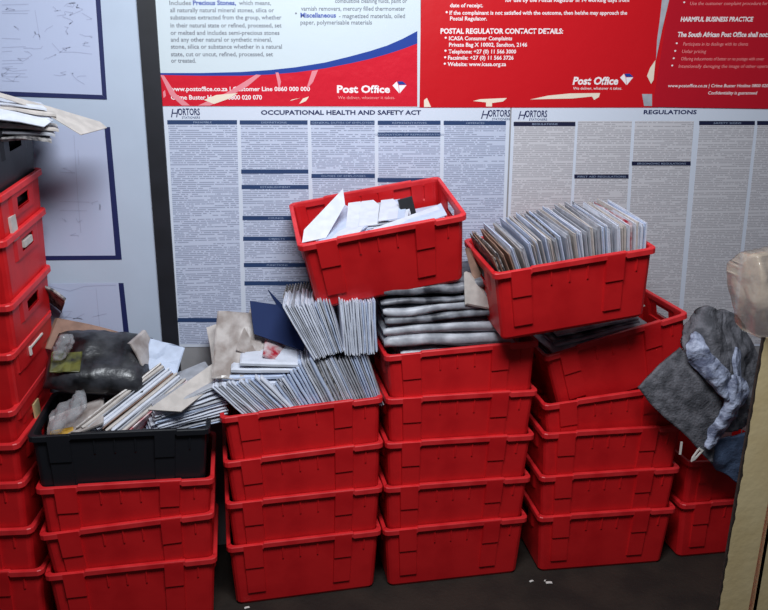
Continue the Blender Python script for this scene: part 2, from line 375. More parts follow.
for u, v in ((683, 3.4), (675.5, 44.4), (674, 52), (672.5, 59.4), (671, 66.6)):
    text(ph, '•', u, u + 2, v + 1, v - 3.4, yt, M['white_ink'], 0.02)
link('torn_patch', plate(wpts([(655.5, 60), (650, 68), (647, 76), (651, 84), (653.5, 80)], y3), y3 - 0.0003, 0.0003, ph.location), M['torn'], ph)
link('turned_edge', plate(wpts([(663, -10), (671.5, -10), (662.5, 28), (658, 50), (656, 60), (657, 40), (659.5, 22)], y3), y3 - 0.0003, 0.0003, ph.location), M['env_grey'], ph)
link('torn_patch', plate(wpts([(642, 94), (652, 94), (652, 106), (644, 106)], y3), y3 - 0.0003, 0.0003, ph.location), M['env_grey'], ph)

# ------------------------------------------------------------------ crates
CW, CDp, CH = 0.60, 0.40, 0.278          # rim width, rim depth, height
CWB, CDB = 0.545, 0.352                   # bottom
TH = 0.0045
def crate_meshes():
    # perimeter: list of (edge, s) ; edges 0 front(y-),1 right,2 back,3 left
    pil_f = [(0.085, 0.215), (0.69, 0.815)]
    pil_b = [(1 - b, 1 - a) for a, b in pil_f][::-1]
    e = 0.004
    def side(pil, extra=()):
        s = [0.045]
        for a, b in pil: s += [a, a + e, b - e, b]
        s += list(extra) + [0.955]
        return sorted(s)
    ribs = [0.345, 0.462, 0.58, 0.90]
    rf = []
    for r in ribs: rf += [r - 0.006, r - 0.004, r + 0.004, r + 0.006]
    hs = [0.34, 0.36, 0.64, 0.66]
    S = [side(pil_f, rf), side([], hs + [0.2, 0.25, 0.75, 0.8]), side(pil_b, [1 - r for r in rf]), side([], hs + [0.2, 0.25, 0.75, 0.8])]
    zs = [0, 0.012, 0.053, 0.055, 0.120, 0.170, 0.172, 0.190, 0.196, 0.232, 0.234, 0.258, CH - 0.006]
    r_in = 0.013
    def point(ed, s, z, off):
        t = z / CH; hw = (CWB + (CW - 0.02 - CWB) * t) / 2; hd = (CDB + (CDp - 0.02 - CDB) * t) / 2
        if z == 0: hw -= 0.006; hd -= 0.006
        if ed == 0: return (-hw + 2 * hw * s, -hd - off, z)
        if ed == 2: return (hw - 2 * hw * s, hd + off, z)
        if ed == 1: return (hw + off, -hd + 2 * hd * s, z)
        return (-hw - off, hd - 2 * hd * s, z)
    def corner(ed, k, z, off):  # after edge ed ; k 0..2
        t = z / CH; hw = (CWB + (CW - 0.02 - CWB) * t) / 2 + off; hd = (CDB + (CDp - 0.02 - CDB) * t) / 2 + off
        if z == 0: hw -= 0.006; hd -= 0.006
        R = 0.022; sx, sy = [(1, -1), (1, 1), (-1, 1), (-1, -1)][ed]
        c = (sx * (hw - R), sy * (hd - R)); a0 = [-90, 0, 90, 180][ed]
        a = math.radians(a0 + [12, 45, 78][k]); return (c[0] + R * math.cos(a), c[1] + R * math.sin(a), z)
    def off_out(ed, s, z):
        o = 0.0
        pl = pil_f if ed == 0 else pil_b if ed == 2 else []
        for a, b in pl:
            if a + e - 1e-6 <= s <= b - e + 1e-6:
                if 0.055 <= z <= 0.1701: o = 0.0065
                if z >= 0.172: o = 0.0115
                if z >= 0.258: o = 0.0115
        rr = ribs if ed == 0 else [1 - r for r in ribs] if ed == 2 else []
        for r in rr:
            if abs(s - r) < 0.0045 and 0.196 <= z <= 0.258: o = 0.004 
        if ed in (1, 3):
            if 0.2 < s < 0.8 and 0.25 <= s <= 0.75 and 0.172 <= z <= 0.258: o = 0.006
        return o
    seq = []
    for ed in range(4):
        for s in S[ed]: seq.append(('s', ed, s))
        for k in range(3): seq.append(('c', ed, k))
    n = len(seq); V = []; Fc = []
    for inner in (0, 1):
        for z in zs:
            for it in seq:
                zz = z if not inner else max(z, 0.0055)
                if it[0] == 's':
                    V.append(point(it[1], it[2], zz, off_out(it[1], it[2], z) - (TH if inner else 0)))
                else: V.append(corner(it[1], it[2], zz, -(TH if inner else 0)))
    nz = len(zs)
    idx = lambda inn, l, i: inn * nz * n + l * n + (i % n)
    def hole(l, i):
        it = seq[i]; jt = seq[(i + 1) % n]
        return it[0] == 's' and jt[0] == 's' and it[1] == jt[1] and it[1] in (1, 3) and it[2] >= 0.36 - 1e-6 and jt[2] <= 0.64 + 1e-6 and 0.190 - 1e-6 <= zs[l] < 0.232 - 1e-6
    for l in range(nz - 1):
        for i in range(n):
            if hole(l, i):
                a, b, c, d = idx(0, l, i), idx(0, l, i + 1), idx(0, l + 1, i + 1), idx(0, l + 1, i)
                A, B, C, D = idx(1, l, i), idx(1, l, i + 1), idx(1, l + 1, i + 1), idx(1, l + 1, i)
                Fc += [(a, b, B, A), (c, d, D, C), (b, c, C, B), (d, a, A, D)]
                continue
            Fc.append((idx(0, l, i), idx(0, l, i + 1), idx(0, l + 1, i + 1), idx(0, l + 1, i)))
            Fc.append((idx(1, l, i + 1), idx(1, l, i), idx(1, l + 1, i), idx(1, l + 1, i + 1)))
    for i in range(n): Fc.append((idx(0, nz - 1, i), idx(0, nz - 1, i + 1), idx(1, nz - 1, i + 1), idx(1, nz - 1, i)))
    Fc.append(tuple(idx(0, 0, i) for i in range(n))[::-1])
    Fc.append(tuple(idx(1, 0, i) for i in range(n)))
    body = mesh(V, Fc)
    # rim: a lip with an angular profile, stepping down past the pillars
    prof = [(0.0, -0.022), (0.0035, -0.023), (0.0100, -0.020), (0.0105, -0.003), (0.0085, 0.0), (-0.004, 0.0), (-0.0055, -0.004), (-0.0055, -0.022)]
    V = []; Fc = []; seq2 = []
    st = [0.217, 0.222]
    for ed in range(4):
        base = [0.045] + ([0.06, 0.217, 0.224, 0.5, 0.817, 0.824] if ed in (0, 2) else [0.5]) + [0.955]
        if ed == 2: base = sorted(1 - b for b in base)
        for s in base: seq2.append(('s', ed, s))
        for k in range(3): seq2.append(('c', ed, k))
    n = len(seq2)
    for off, dz in prof:
        for it in seq2:
            dd = 0.0
            if it[0] == 's' and it[1] in (0, 2):
                s = it[2] if it[1] == 0 else 1 - it[2]
                if not (0.222 < s < 0.8235): dd = -0.0045
            if it[0] == 'c' or it[1] in (1, 3): dd = -0.0045
            z = CH + dz + (dd if dz > -0.01 else dd * 1.2)
            p = point(it[1], it[2], CH, off) if it[0] == 's' else corner(it[1], it[2], CH, off)
            V.append((p[0], p[1], z))
    m_ = len(prof)
    for a in range(m_):
        for i in range(n):
            Fc.append((a * n + i, a * n + (i + 1) % n, ((a + 1) % m_) * n + (i + 1) % n, ((a + 1) % m_) * n + i))
    rim = mesh(V, Fc)
    return body, rim
BODY, RIM = crate_meshes()
BODY.materials.append(M['red']); RIM.materials.append(M['red_rim_lit'])
BODYB, RIMB = BODY.copy(), RIM.copy()
BODYB.materials[0] = M['black']; RIMB.materials[0] = M['black']

def crate(mw, label, group=None, black=False, name='mail_crate'):
    c = empty(name, mw=mw); tag(c, label, 'crate', group)
    for nm, me in (('body', BODYB if black else BODY), ('rim', RIMB if black else RIM)):
        o = bpy.data.objects.new(nm, me); COL.objects.link(o); o.parent = c
    return c

def pose(L, R, tilt=0.0):
    """crate matrix from the two front rim corners (world) and the tilt towards the viewer"""
    ex = (R - L).normalized(); ey = Vector((0, 1, 0)); ey = (ey - ex * ey.dot(ex)).normalized(); ez = ex.cross(ey)
    ey, ez = ey * math.cos(tilt) + ez * math.sin(tilt), ez * math.cos(tilt) - ey * math.sin(tilt)
    o = (L + R) / 2 + ey * (CDp / 2) - ez * CH
    return Matrix(((ex.x, ey.x, ez.x, o.x), (ex.y, ey.y, ez.y, o.y), (ex.z, ey.z, ez.z, o.z), (0, 0, 0, 1)))

def stack_pose(uvL, uvR, y, yaw, z=None):
    L = at(*uvL, y); Rr = at(*uvR, y + 0.6 * math.sin(yaw))
    if z is not None: L.z = Rr.z = z
    return pose(L, Rr)

g_lo = 'red crates in the stacks'
# second stack
names = ['topmost', 'second from top', 'third from top', 'bottom']
S2 = []
for k, (l, r) in enumerate([((222.3, 417), (381.3, 396.5)), ((224.5, 462), (382.7, 442)), ((227, 503.5), (382, 486.6)), ((228.8, 546.8), (380, 530.5))]):
    S2.append(crate(stack_pose(l, r, -0.448, 0.06, CH if k == 3 else None), f'red plastic crate, {names[k]} of the four under the letter bundles', g_lo))
names3 = ['topmost', 'second from top', 'middle', 'fourth from top', 'bottom']
S3 = []
for k, (l, r) in enumerate([((384, 355.5), (541, 340.2)), ((386.2, 398.6), (539.5, 389.5)), ((386.2, 443), (535.8, 434)), ((386.2, 487.3), (531, 476.5)), ((384.4, 532.4), (528, 517))]):
    S3.append(crate(stack_pose(l, r, -0.42, 0.03, CH if k == 4 else None), f'red crate, {names3[k]} of the five under the pile of wrapped magazines', g_lo))
S4 = []
names4 = ['topmost level', 'second', 'third from top', 'bottom']
for k, (l, r) in enumerate([((543.5, 405), (690, 383.5)), ((542.6, 433.5), (688, 425)), ((539.7, 476.8), (683, 467.2)), ((536.5, 515.7), (680, 507.4))]):
    S4.append(crate(stack_pose(l, r, -0.398 if k == 0 else -0.41, -0.02, CH if k == 3 else None), f'red crate, {names4[k]} of the four left of the grey sack', g_lo))
S1 = []
names1 = ['topmost red one', 'middle red one', 'lowest red one']
for k, (l, r) in enumerate([((35, 488.4), (213.4, 478)), ((38, 535), (213.5, 512.5)), ((44, 573), (215.6, 554))]):
    S1.append(crate(stack_pose(l, r, -0.53, 0.04, CH if k == 2 else None), f'red plastic crate, {names1[k]} in the stack under the black crate', g_lo))
# fifth stack, behind the sack
_l = at(682, 505, -0.40); _l.z = CH
crate(pose(_l, _l + Vector((0.6, 0, 0))), 'shadowed red crate on the floor at far right, below the grey sack', g_lo)
crate(pose(_l + Vector((0.006, 0, 0.197)), _l + Vector((0.606, 0.02, 0.18))), 'shadowed red crate stacked behind the grey sack, just above the far right floor crate', g_lo)

# stack at the left edge
zs0 = [(0.2724, -1.077, 0), (0.449, -1.092, 0), (0.630, -1.10, 0), (0.775, -1.10, 0.06), (0.895, -1.10, 0.12), (1.095, -1.08, 0.11), (1.262, -1.064, 0.12), (1.471, -1.058, 0.13), (1.612, -1.056, 0.13)]
nm0 = ['bottom', 'second from the floor', 'third from the floor', 'fourth from the floor', 'fifth from the floor', 'fourth from the top', 'third from the top', 'second from the top, crumpled note in its handle', 'topmost red one, pale paper on its end']
S0 = []
for k, (z, x, t) in enumerate(zs0):
    if k == 0: z = CH
    mw = pose(Vector((x - 0.598, -0.455, z)), Vector((x, -0.50, z + 0.004)), t)
    S0.append(crate(mw, f'red crate at the left edge, {nm0[k]}', 'red crates at the left edge'))
def local_box(name, a, b, m, parent):
    o = link(name, boxes([(a, b)]), m, parent); return o
# crate local: right end is x=+0.29
local_box('paper_label', (0.283, -0.13, 0.105), (0.2915, -0.085, 0.185), M['env_cream'], S0[8])
local_box('crumpled_note', (0.276, -0.04, 0.200), (0.296, 0.035, 0.222), M['env_cream'], S0[7])
local_box('paper_tag', (0.290, -0.03, 0.135), (0.296, 0.02, 0.20), M['tag_cream'], S0[4])
local_box('plastic_tie', (0.292, -0.05, 0.222), (0.298, 0.08, 0.228), M['tag_white'], S0[5])
local_box('plastic_tie', (0.293, -0.052, 0.20), (0.299, -0.04, 0.232), M['tag_white'], S0[5])

# black crate over stack 1, black crate on the left stack
_m = S1[0].matrix_basis.copy(); _m.translation = _m.translation + Vector((-0.004, 0.0, 0.196))
BK = crate(_m, 'black plastic crate full of mail on top of the red stack', None, True)
BK0 = crate(pose(Vector((-1.658, -0.455, 1.800)), Vector((-1.06, -0.50, 1.805)), 0.13), 'black plastic crate full of papers at the top left corner', None, True)

# tilted crates
def fit_depth(a, b):
    y = -0.3
    while (at(*a, y) - at(*b, y)).length > CW and y > -0.8: y -= 0.002
    while (at(*a, y) - at(*b, y)).length < CW and y < 0: y += 0.002
    return y
y_ = -0.452; T3m = pose(at(300.5, 245, y_), at(464.5, 214, y_), 0.235)
T3 = crate(T3m, 'tilted open red crate, highest of all, resting on the bundles and magazines')
y_ = fit_depth((493.5, 273.5), (658, 246.5)); T4m = pose(at(493.5, 273.5, y_), at(658, 246.5, y_), 0.12)
T4 = crate(T4m, 'tilted red crate packed with a long row of upright letters')
y_ = -0.388; T5m = pose(at(540.5, 357.5, y_), at(692.5, 311, y_), 0.03)
T5 = crate(T5m, 'tilted red crate with a few wrapped magazines, half sunk beside the grey sack')

# ------------------------------------------------------------------ mail
def slab_mesh(w, d, t, seed, bow=0.0, wave=0.0, nx=6, ny=5, pillow=0.5, corner=0.0):
    """an envelope or magazine: w along x, d along y, t thick, slightly bowed and softened at the edges"""
    V, Fc = [], []
    for sgn in (1, -1):
        for j in range(ny + 1):
            for i in range(nx + 1):
                u, v = i / nx, j / ny
                eu = min(u, 1 - u) * nx; ev = min(v, 1 - v) * ny
                edge = min(1.0, min(eu, ev))
                th = t / 2 * (pillow + (1 - pillow) * edge)
                zc = bow * (1 - (2 * u - 1) ** 2) + wave * noise.noise(Vector((u * 3 + seed * 1.7, v * 3, seed)))
                # softened spacing: first row close to the edge
                uu = u; vv = v
                if i == 1: uu = 0.035
                if i == nx - 1: uu = 0.965
                if j == 1: vv = 0.035
                if j == ny - 1: vv = 0.965
                V.append((w * (uu - 0.5), d * (vv - 0.5), zc + sgn * th))
    n = (nx + 1) * (ny + 1); I = lambda s, i, j: s * n + j * (nx + 1) + i
    for j in range(ny):
        for i in range(nx):
            Fc.append((I(0, i, j), I(0, i + 1, j), I(0, i + 1, j + 1), I(0, i, j + 1)))
            Fc.append((I(1, i, j), I(1, i, j + 1), I(1, i + 1, j + 1), I(1, i + 1, j)))
    for i in range(nx):
        Fc.append((I(0, i, 0), I(1, i, 0), I(1, i + 1, 0), I(0, i + 1, 0)))
        Fc.append((I(0, i, ny), I(0, i + 1, ny), I(1, i + 1, ny), I(1, i, ny)))
    for j in range(ny):
        Fc.append((I(0, 0, j), I(0, 0, j + 1), I(1, 0, j + 1), I(1, 0, j)))
        Fc.append((I(0, nx, j), I(1, nx, j), I(1, nx, j + 1), I(0, nx, j + 1)))
    return mesh(V, Fc, False)

seedc = [0]
def slab(name, cat, c, ex, ey, w, d, t, m, label, group=None, bow=0.0, wave=0.0, **kw):
    ex = ex.normalized(); ey = (ey - ex * ey.dot(ex)).normalized(); ez = ex.cross(ey)
    seedc[0] += 1
    me = slab_mesh(w, d, t, seedc[0], bow, wave, **kw)
    mw = Matrix(((ex.x, ey.x, ez.x, c.x), (ex.y, ey.y, ez.y, c.y), (ex.z, ey.z, ez.z, c.z), (0, 0, 0, 1)))
    if name == 'wrapped_magazine':
        for q in me.polygons: q.use_smooth = True
    return tag(link(name, me, m, None, mw), label, cat, group)

Y = Vector((0, 1, 0))
def bundle(O, S, U, Dv, n, mats, label, group, name='letter', cat='letter', fan=0.0, jit=0.004, bow=0.0, wave=0.004, fill=0.93, U2=None, seed=1, pillow=0.4):
    """n items side by side: O first corner, S across the stack, U along the edge one sees, Dv going back"""
    r = random.Random(seed); out = []
    ws = [r.uniform(0.6, 1.4) for _ in range(n)]; tot = sum(ws); acc = 0
    for i in range(n):
        f = (acc + ws[i] / 2) / tot; acc += ws[i]
        Ui = U.lerp(U2, f) if U2 else U.copy()
        hl = Ui.length * r.uniform(0.96, 1.03)
        nrm = Ui.cross(Dv).normalized()
        t = abs(S.dot(nrm)) * ws[i] / tot * fill
        Di = Dv + nrm * r.uniform(-fan, fan) * Dv.length
        dl = Dv.length * r.uniform(0.9, 1.02)
        c = O + S * f + Ui.normalized() * hl / 2 + Di.normalized() * dl / 2 + Vector((0, r.uniform(-jit, jit), 0)) + Ui.normalized() * r.uniform(-jit, jit)
        out.append(slab(name, cat, c, Ui, Di, hl, dl, max(t, 0.0016), M[r.choice(mats)], label, group, bow=bow * r.uniform(0.3, 1.0), wave=min(wave, t), pillow=pillow))
    return out

def ub(bl, br, tl, y, depth, n, mats, label, group, tr=None, sink=0.0, dz=0.05, **kw):
    O = at(*bl, y); S = at(*br, y) - O; U = at(*tl, y) - O
    U2 = (at(*tr, y) - (O + S)) if tr else None
    Un = U.normalized()
    if sink:
        O = O - Un * sink; U = U + Un * sink
        if U2: U2 = U2 + U2.normalized() * sink
    return bundle(O, S, U, Vector((0, depth, depth * dz)), n, mats, label, group, U2=U2, **kw)

W3 = ['env_white', 'env_white', 'env_blue', 'env_blue', 'env_grey']
def flat(uvs, p0, p1, p2):
    """points of the plane through p0, p1, p2 seen at the given pixels"""
    n = (p1 - p0).cross(p2 - p0); out = []
    for u, v in uvs:
        d = FWD + RT * ((u - 384) / F_PX) - UP * ((v - 305) / F_PX)
        out.append(CAM + d * ((p0 - CAM).dot(n) / d.dot(n)))
    return out
def card(name, cat, pts, th, m, label):
    c = sum(pts, Vector()) / len(pts); nrm = (pts[1] - pts[0]).cross(pts[2] - pts[0]).normalized()
    n = len(pts); V = [p - c + nrm * s * th / 2 for s in (1, -1) for p in pts]
    Fc = [tuple(range(n)), tuple(range(2 * n - 1, n - 1, -1))] + [(i, (i + 1) % n, n + (i + 1) % n, n + i) for i in range(n)]
    o = link(name, mesh(V, Fc), m); o.location = c
    return tag(o, label, cat)

# --- long row of letters in the right tilted crate (crate frame)
ex = Vector([T4m[i][0] for i in range(3)]); ey = Vector([T4m[i][1] for i in range(3)]); ez = Vector([T4m[i][2] for i in range(3)])
def inT4(x, y, z): return T4m @ Vector((x, y, z))
r = random.Random(5)
n4 = 66; ws = [r.uniform(0.5, 1.5) for _ in range(n4)]; tot = sum(ws); acc = 0
for i in range(n4):
    f = (acc + ws[i] / 2) / tot; acc += ws[i]
    t = 0.47 * ws[i] / tot * 0.93
    lean = math.radians(18 - 20 * f + r.uniform(-1.8, 1.8))
    Ui = (ez * math.cos(lean) - ex * math.sin(lean)); Di = ey + ex * r.uniform(-0.03, 0.03)
    h = 0.318 + 0.022 * math.sin(f * 3.0) + r.uniform(-0.008, 0.010) + 0.018 * f
    dl = 0.32 + r.uniform(-0.02, 0.01) - (0.03 if f < 0.1 else 0)
    base = inT4(-0.197 + 0.470 * f, -0.160 + r.uniform(0, 0.010), 0.014)
    if f < 0.13: m, lb, g = 'env_brown' if i % 3 else 'news', 'brownish printed magazine at the left end of the long letter row', 'brown magazines at the left end of the letter row'
    elif f > 0.80: m, lb, g = r.choice(['env_white', 'env_cream', 'env_blue', 'env_white']), 'flat white envelope standing at the right end of the long letter row', 'white envelopes at the right end of the letter row'
    elif f < 0.5: m, lb, g = r.choice(['news', 'env_grey', 'env_blue', 'env_grey', 'env_white', 'env_cream']), 'ragged envelope leaning in the left half of the long letter row', 'letters in the left half of the long row'
    else: m, lb, g = r.choice(['env_white', 'env_cream', 'env_blue', 'env_grey', 'env_grey', 'env_white']), 'pale envelope standing in the middle right of the long letter row', 'letters in the middle right of the long row'
    if abs(f - 0.905) < 0.006: m, lb, g = 'red_mag', 'envelope with a red front edge near the right end of the letter row', None
    c = base + Ui * h / 2 + Di.normalized() * dl / 2
    slab('letter', 'letter', c, Ui, Di, h, dl, t, M[m], lb, g, wave=min(t, 0.004), pillow=0.35)

# --- contents of the highest open crate
def inT3(x, y, z): return T3m @ Vector((x, y, z))
e3x, e3y, e3z = (Vector([T3m[i][k] for i in range(3)]) for k in range(3))
def put3(x, y, z, ax, ay, w, d, t, m, label, cat='letter', group=None, **kw):
    return slab('letter' if cat == 'letter' else cat, cat, inT3(x, y, z), e3x * ax[0] + e3y * ax[1] + e3z * ax[2], e3x * ay[0] + e3y * ay[1] + e3z * ay[2], w, d, t, M[m], label, group, **kw)
for k in range(9):   # layers of letters below
    put3(0.01 + 0.012 * (k % 3), 0.0, 0.02 + k * 0.019, (1, 0.05 * (k % 2), 0), (0, 1, 0), 0.47, 0.30, 0.015, r.choice(W3), 'white letter lying flat low inside the highest open crate', group='letters low in the highest crate')
yc = T3m.translation.y
def c3(name, cat, pts, th, m, label, group=None):
    q = [at(u, v, yc + dy) for u, v, dy in pts]
    o = card(name, cat, flat([(u, v) for u, v, dy in pts], q[0], q[len(q) // 2], q[-1]), th, M[m], label)
    if group: o['group'] = group
    return o
c3('letter', 'letter', [(302, 243, -0.17), (304, 230, -0.14), (343, 189, 0.02), (345, 205, 0.0), (326, 238, -0.15)], 0.004, 'env_white', 'large printed white envelope standing up at the left of the highest crate')
c3('letter', 'letter', [(318, 242, -0.165), (345, 205, 0.01), (362, 214, 0.02), (370, 225, -0.06), (352, 237, -0.165)], 0.004, 'env_blue', 'bluish envelope right behind the tall white one in the highest crate')
c3('letter', 'letter', [(330, 240, -0.167), (348, 222, -0.08), (366, 224, -0.08), (358, 235, -0.167)], 0.003, 'env_white', 'small white envelope low between the tall one and the fanned row')
for k in range(11):
    u = 350 + 4.2 * k + rnd.uniform(-2, 2); v = 203 - 0.3 * k + rnd.uniform(-4, 4)
    c3('letter', 'letter', [(u - 4, v + 31 - k * 0.9, -0.10), (u - 1, v + 3, 0.06), (u + 11, v + 1.5, 0.065), (u + 17, v + 9 + rnd.uniform(-3, 4), 0.03), (u + 15, v + 29 - k, -0.10)], 0.003 , ['env_white', 'env_white', 'env_blue', 'env_white', 'env_cream', 'env_white', 'env_grey'][k % 7],
       'white envelope in the fanned middle row of the highest crate', 'fanned letters in the highest crate')
c3('letter', 'letter', [(356, 236, -0.172), (384, 225, -0.11), (437, 206, -0.05), (444, 214, -0.10), (420, 224, -0.172)], 0.004, 'env_white', 'long white envelope lying across the front right of the highest crate')
c3('letter', 'letter', [(392, 229, -0.175), (410, 219, -0.13), (441, 203.5, -0.03), (447, 215, -0.12), (430, 221, -0.172)], 0.003, 'env_blue', 'bright pointed envelope at the right end of the highest crate')
pk = slab('packet', 'packet', at(407, 207, yc - 0.02), Vector((1, 0, 0.25)), Vector((0, 0.15, 0.98)), 0.055, 0.07, 0.02, M['black'], 'small black packet with a white sticker inside the highest crate')
link('sticker', boxes([((-0.014, -0.03, -0.0125), (0.006, -0.008, -0.0112))]), M['env_white'], pk)
link('sticker', boxes([((-0.014, -0.03, 0.0105), (0.006, -0.008, 0.0118))]), M['env_white'], pk)

# --- wrapped magazines on the middle stack
g = 'wrapped magazines piled in the middle crate'
mz = [((383, 352), (514, 345), 'wrap'), ((381, 338), (512, 331), 'wrap'), ((384, 327), (507, 314), 'wrap_dark'), ((381, 318), (505, 306), 'wrap'),
      ((380, 307), (500, 297), 'wrap_dark'), ((382, 300), (494, 287), 'wrap_dark')]
for k, (a, b, m) in enumerate(mz):
    A = at(*a, -0.375); B = at(*b, -0.375)
    nxt = at(mz[k + 1][0][0], mz[k + 1][0][1], -0.375) if k + 1 < len(mz) else at(381, 288, -0.375)
    t = abs(nxt.z - A.z) * 0.80
    c = (A + B) / 2 + Vector((0, 0.155, t * 0.6))
    slab('wrapped_magazine', 'magazine', c, B - A, Vector((0.02 * (k % 3 - 1), 1, 0.0)), (B - A).length * (0.98 - 0.02 * (k % 2)), 0.30, t, M[m],
         'clear-wrapped magazine, %s' % ('lowest of the pile in the middle crate' if k == 0 else 'topmost of the pile, touching the highest crate' if k == len(mz) - 1 else 'one of the sagging layers inside the middle crate pile'), None if k in (0, len(mz) - 1) else g, bow=-0.010 if k > 1 else 0.004, wave=0.016, nx=16, ny=6, pillow=0.45)
zr3 = at(384, 355, -0.42).z
for k in range(5):
    slab('wrapped_magazine', 'magazine', S3[0].location + Vector((0, 0, 0.278 - 0.034 - k * 0.030)), Vector((1, 0, 0)), Y, 0.47, 0.30, 0.026, M['wrap'], 'clear-wrapped magazine hidden low in the middle crate', 'magazines low in the middle crate')
card('magazine', 'magazine', [at(466, 248, -0.34), at(471, 250, -0.24), at(493, 292, -0.24), at(497, 306, -0.34), at(480, 300, -0.36)], 0.01, M['env_brown'], 'brownish magazine leaning between the highest crate and the letter row')
card('magazine', 'magazine', [at(465, 272, -0.37), at(476, 276, -0.30), at(494, 298, -0.30), at(496, 310, -0.37), at(466, 304, -0.38)], 0.01, M['env_cream'], 'pale magazine just below the brownish one, right of the highest crate')

# --- second stack: bundles
y2f = -0.42
def near(y): return y
ub((243, 415), (292, 407), (212, 388), y2f, 0.20, 18, W3, 'pale letter in the low slanting bundle at the front left of the second stack', 'letters in the low left bundle', tr=(262, 378), sink=0.02, seed=11)
ub((284, 408), (333, 402), (268, 388), y2f + 0.015, 0.20, 16, ['env_blue', 'env_blue', 'env_white', 'env_grey'], 'bluish letter in the slanting bundle at the front centre of the second stack', 'letters in the bluish centre bundle', tr=(311, 358), sink=0.03, seed=12)
ub((332, 404), (357, 401), (313, 362), y2f + 0.025, 0.20, 11, ['env_grey', 'env_blue', 'env_white', 'news', 'env_grey'], 'greyish letter in the third lower bundle of the second stack', 'letters in the third lower bundle', tr=(336, 358), sink=0.04, seed=13)
ub((357, 402), (381, 397), (337, 360), y2f + 0.035, 0.20, 12, ['env_grey', 'env_white', 'env_grey', 'env_blue'], 'greyish letter in the rightmost lower bundle of the second stack', 'letters in the right lower bundle', tr=(366, 352), sink=0.04, seed=14)
ub((316, 364), (346, 356), (284, 311), y2f + 0.015, 0.17, 20, ['env_white', 'env_blue', 'env_white', 'env_white', 'env_grey'], 'white letter in the tall leaning bundle under the highest crate', 'letters in the tall leaning bundle', tr=(331, 305), sink=0.0, seed=15, dz=0.25)
ub((345, 358), (378, 355), (339, 303), y2f + 0.02, 0.17, 15, ['env_white', 'env_blue', 'env_white', 'env_white'], 'white letter in the upright bundle beside the wrapped magazines', 'letters in the upright bundle', tr=(376, 302), sink=0.0, seed=16, dz=0.1)
# flat pile at the left
zt = lambda u, v, y: at(u, v, y)
for k, (a, b, mt, lb, t) in enumerate([
    ((221, 385), (284, 384), 'env_white', 'thick white booklet at the bottom of the flat pile left of the navy folder', 0.020),
    ((222, 378.5), (286, 377), 'env_blue', 'pale blue booklet second from the bottom of the flat pile', 0.018),
    ((231, 371), (297, 371), 'env_white', 'white wad of papers third up in the flat pile', 0.020),
    ((240, 364), (300, 366), 'env_white', 'white wad of papers near the top of the flat pile', 0.018)]):
    A, B = at(*a, -0.40), at(*b, -0.40)
    slab('booklet', 'booklet', (A + B) / 2 + Vector((0, 0.14, 0.012)), B - A, Vector((-0.03, 1, 0.10)), (B - A).length, 0.28, t, M[mt], lb, None, wave=0.004, nx=8)
slab('magazine', 'magazine', at(238, 345, -0.28), at(262, 350, -0.28) - at(212, 348, -0.28), Vector((-0.05, 0.8, 0.62)), 0.17, 0.30, 0.012, M['mag'], 'large creased cream magazine on top of the flat pile', wave=0.014, nx=10, ny=8)
slab('magazine', 'magazine', at(262, 335, -0.22), at(285, 345, -0.22) - at(240, 325, -0.22), Vector((0, 0.8, 0.55)), 0.15, 0.24, 0.010, M['mag'], 'grey patterned magazine between the cream magazine and the navy folder', wave=0.01, nx=8)
slab('magazine', 'magazine', at(222, 342, -0.16), Vector((1, 0, 0.3)), Vector((-0.1, 0.8, 0.45)), 0.10, 0.2, 0.01, M['env_cream'], 'small cream leaflet sticking out behind the flat pile to the left', wave=0.01)
slab('magazine', 'magazine', at(289, 356, -0.30), at(312, 366, -0.30) - at(262, 347, -0.30), Vector((0.1, 1, 0.15)), 0.20, 0.14, 0.010, M['red_mag'], 'red and white magazine under the navy folder', wave=0.008, nx=8)
# navy folder: thin card with an uneven outline
fo = card('folder', 'folder', flat([(250, 301), (252, 320), (254, 334), (303, 351), (306, 344), (290, 322), (277, 305)], at(250, 301, -0.21), at(254, 334, -0.28), at(303, 350, -0.29)), 0.006, M['navy_card'], 'dark navy folder tilted between the magazines and the leaning bundle')
card('folder', 'folder', flat([(268, 290), (277, 305), (300, 340), (306, 342), (288, 311)], at(268, 290, -0.13), at(300, 340, -0.22), at(284, 308, -0.15)), 0.004, M['navy_card'], 'narrow dark folder corner poking up behind the navy folder')
for k in range(14):
    u = 287 + k * 2.9
    slab('letter', 'letter', at(u + 2, 302 - k * 0.45, -0.12), at(u + 5, 306, -0.12) - at(u, 291, -0.12), Vector((0.05, 1, 0.3)), 0.10, 0.16, 0.007, M[r.choice(['news', 'wrap_dark', 'env_grey', 'news'])], 'dark edged letter in the rear bundle behind the tall leaning one', 'letters in the dark rear bundle')
# filler inside crate 2
z2 = at(222, 417, -0.448).z
for k in range(5):
    slab('letter', 'letter', S2[0].location + Vector((0, 0, 0.278 - 0.045 - k * 0.032)), Vector((1, 0, 0.03)), Y, 0.46, 0.29, 0.026, M['env_grey'], 'thick grey letter lying low in the second stack top crate', 'letters low in the second stack crate')

# --- black crate contents
zb = at(31, 441, -0.52).z
for k in range(5):
    slab('letter', 'letter', BK.location + Vector((0, 0, 0.278 - 0.07 - k * 0.034)), Vector((1, 0, 0.02)), Y, 0.47, 0.29, 0.028, M['env_grey'], 'thick grey letter lying low in the black crate under the black package', 'letters low in the black crate')
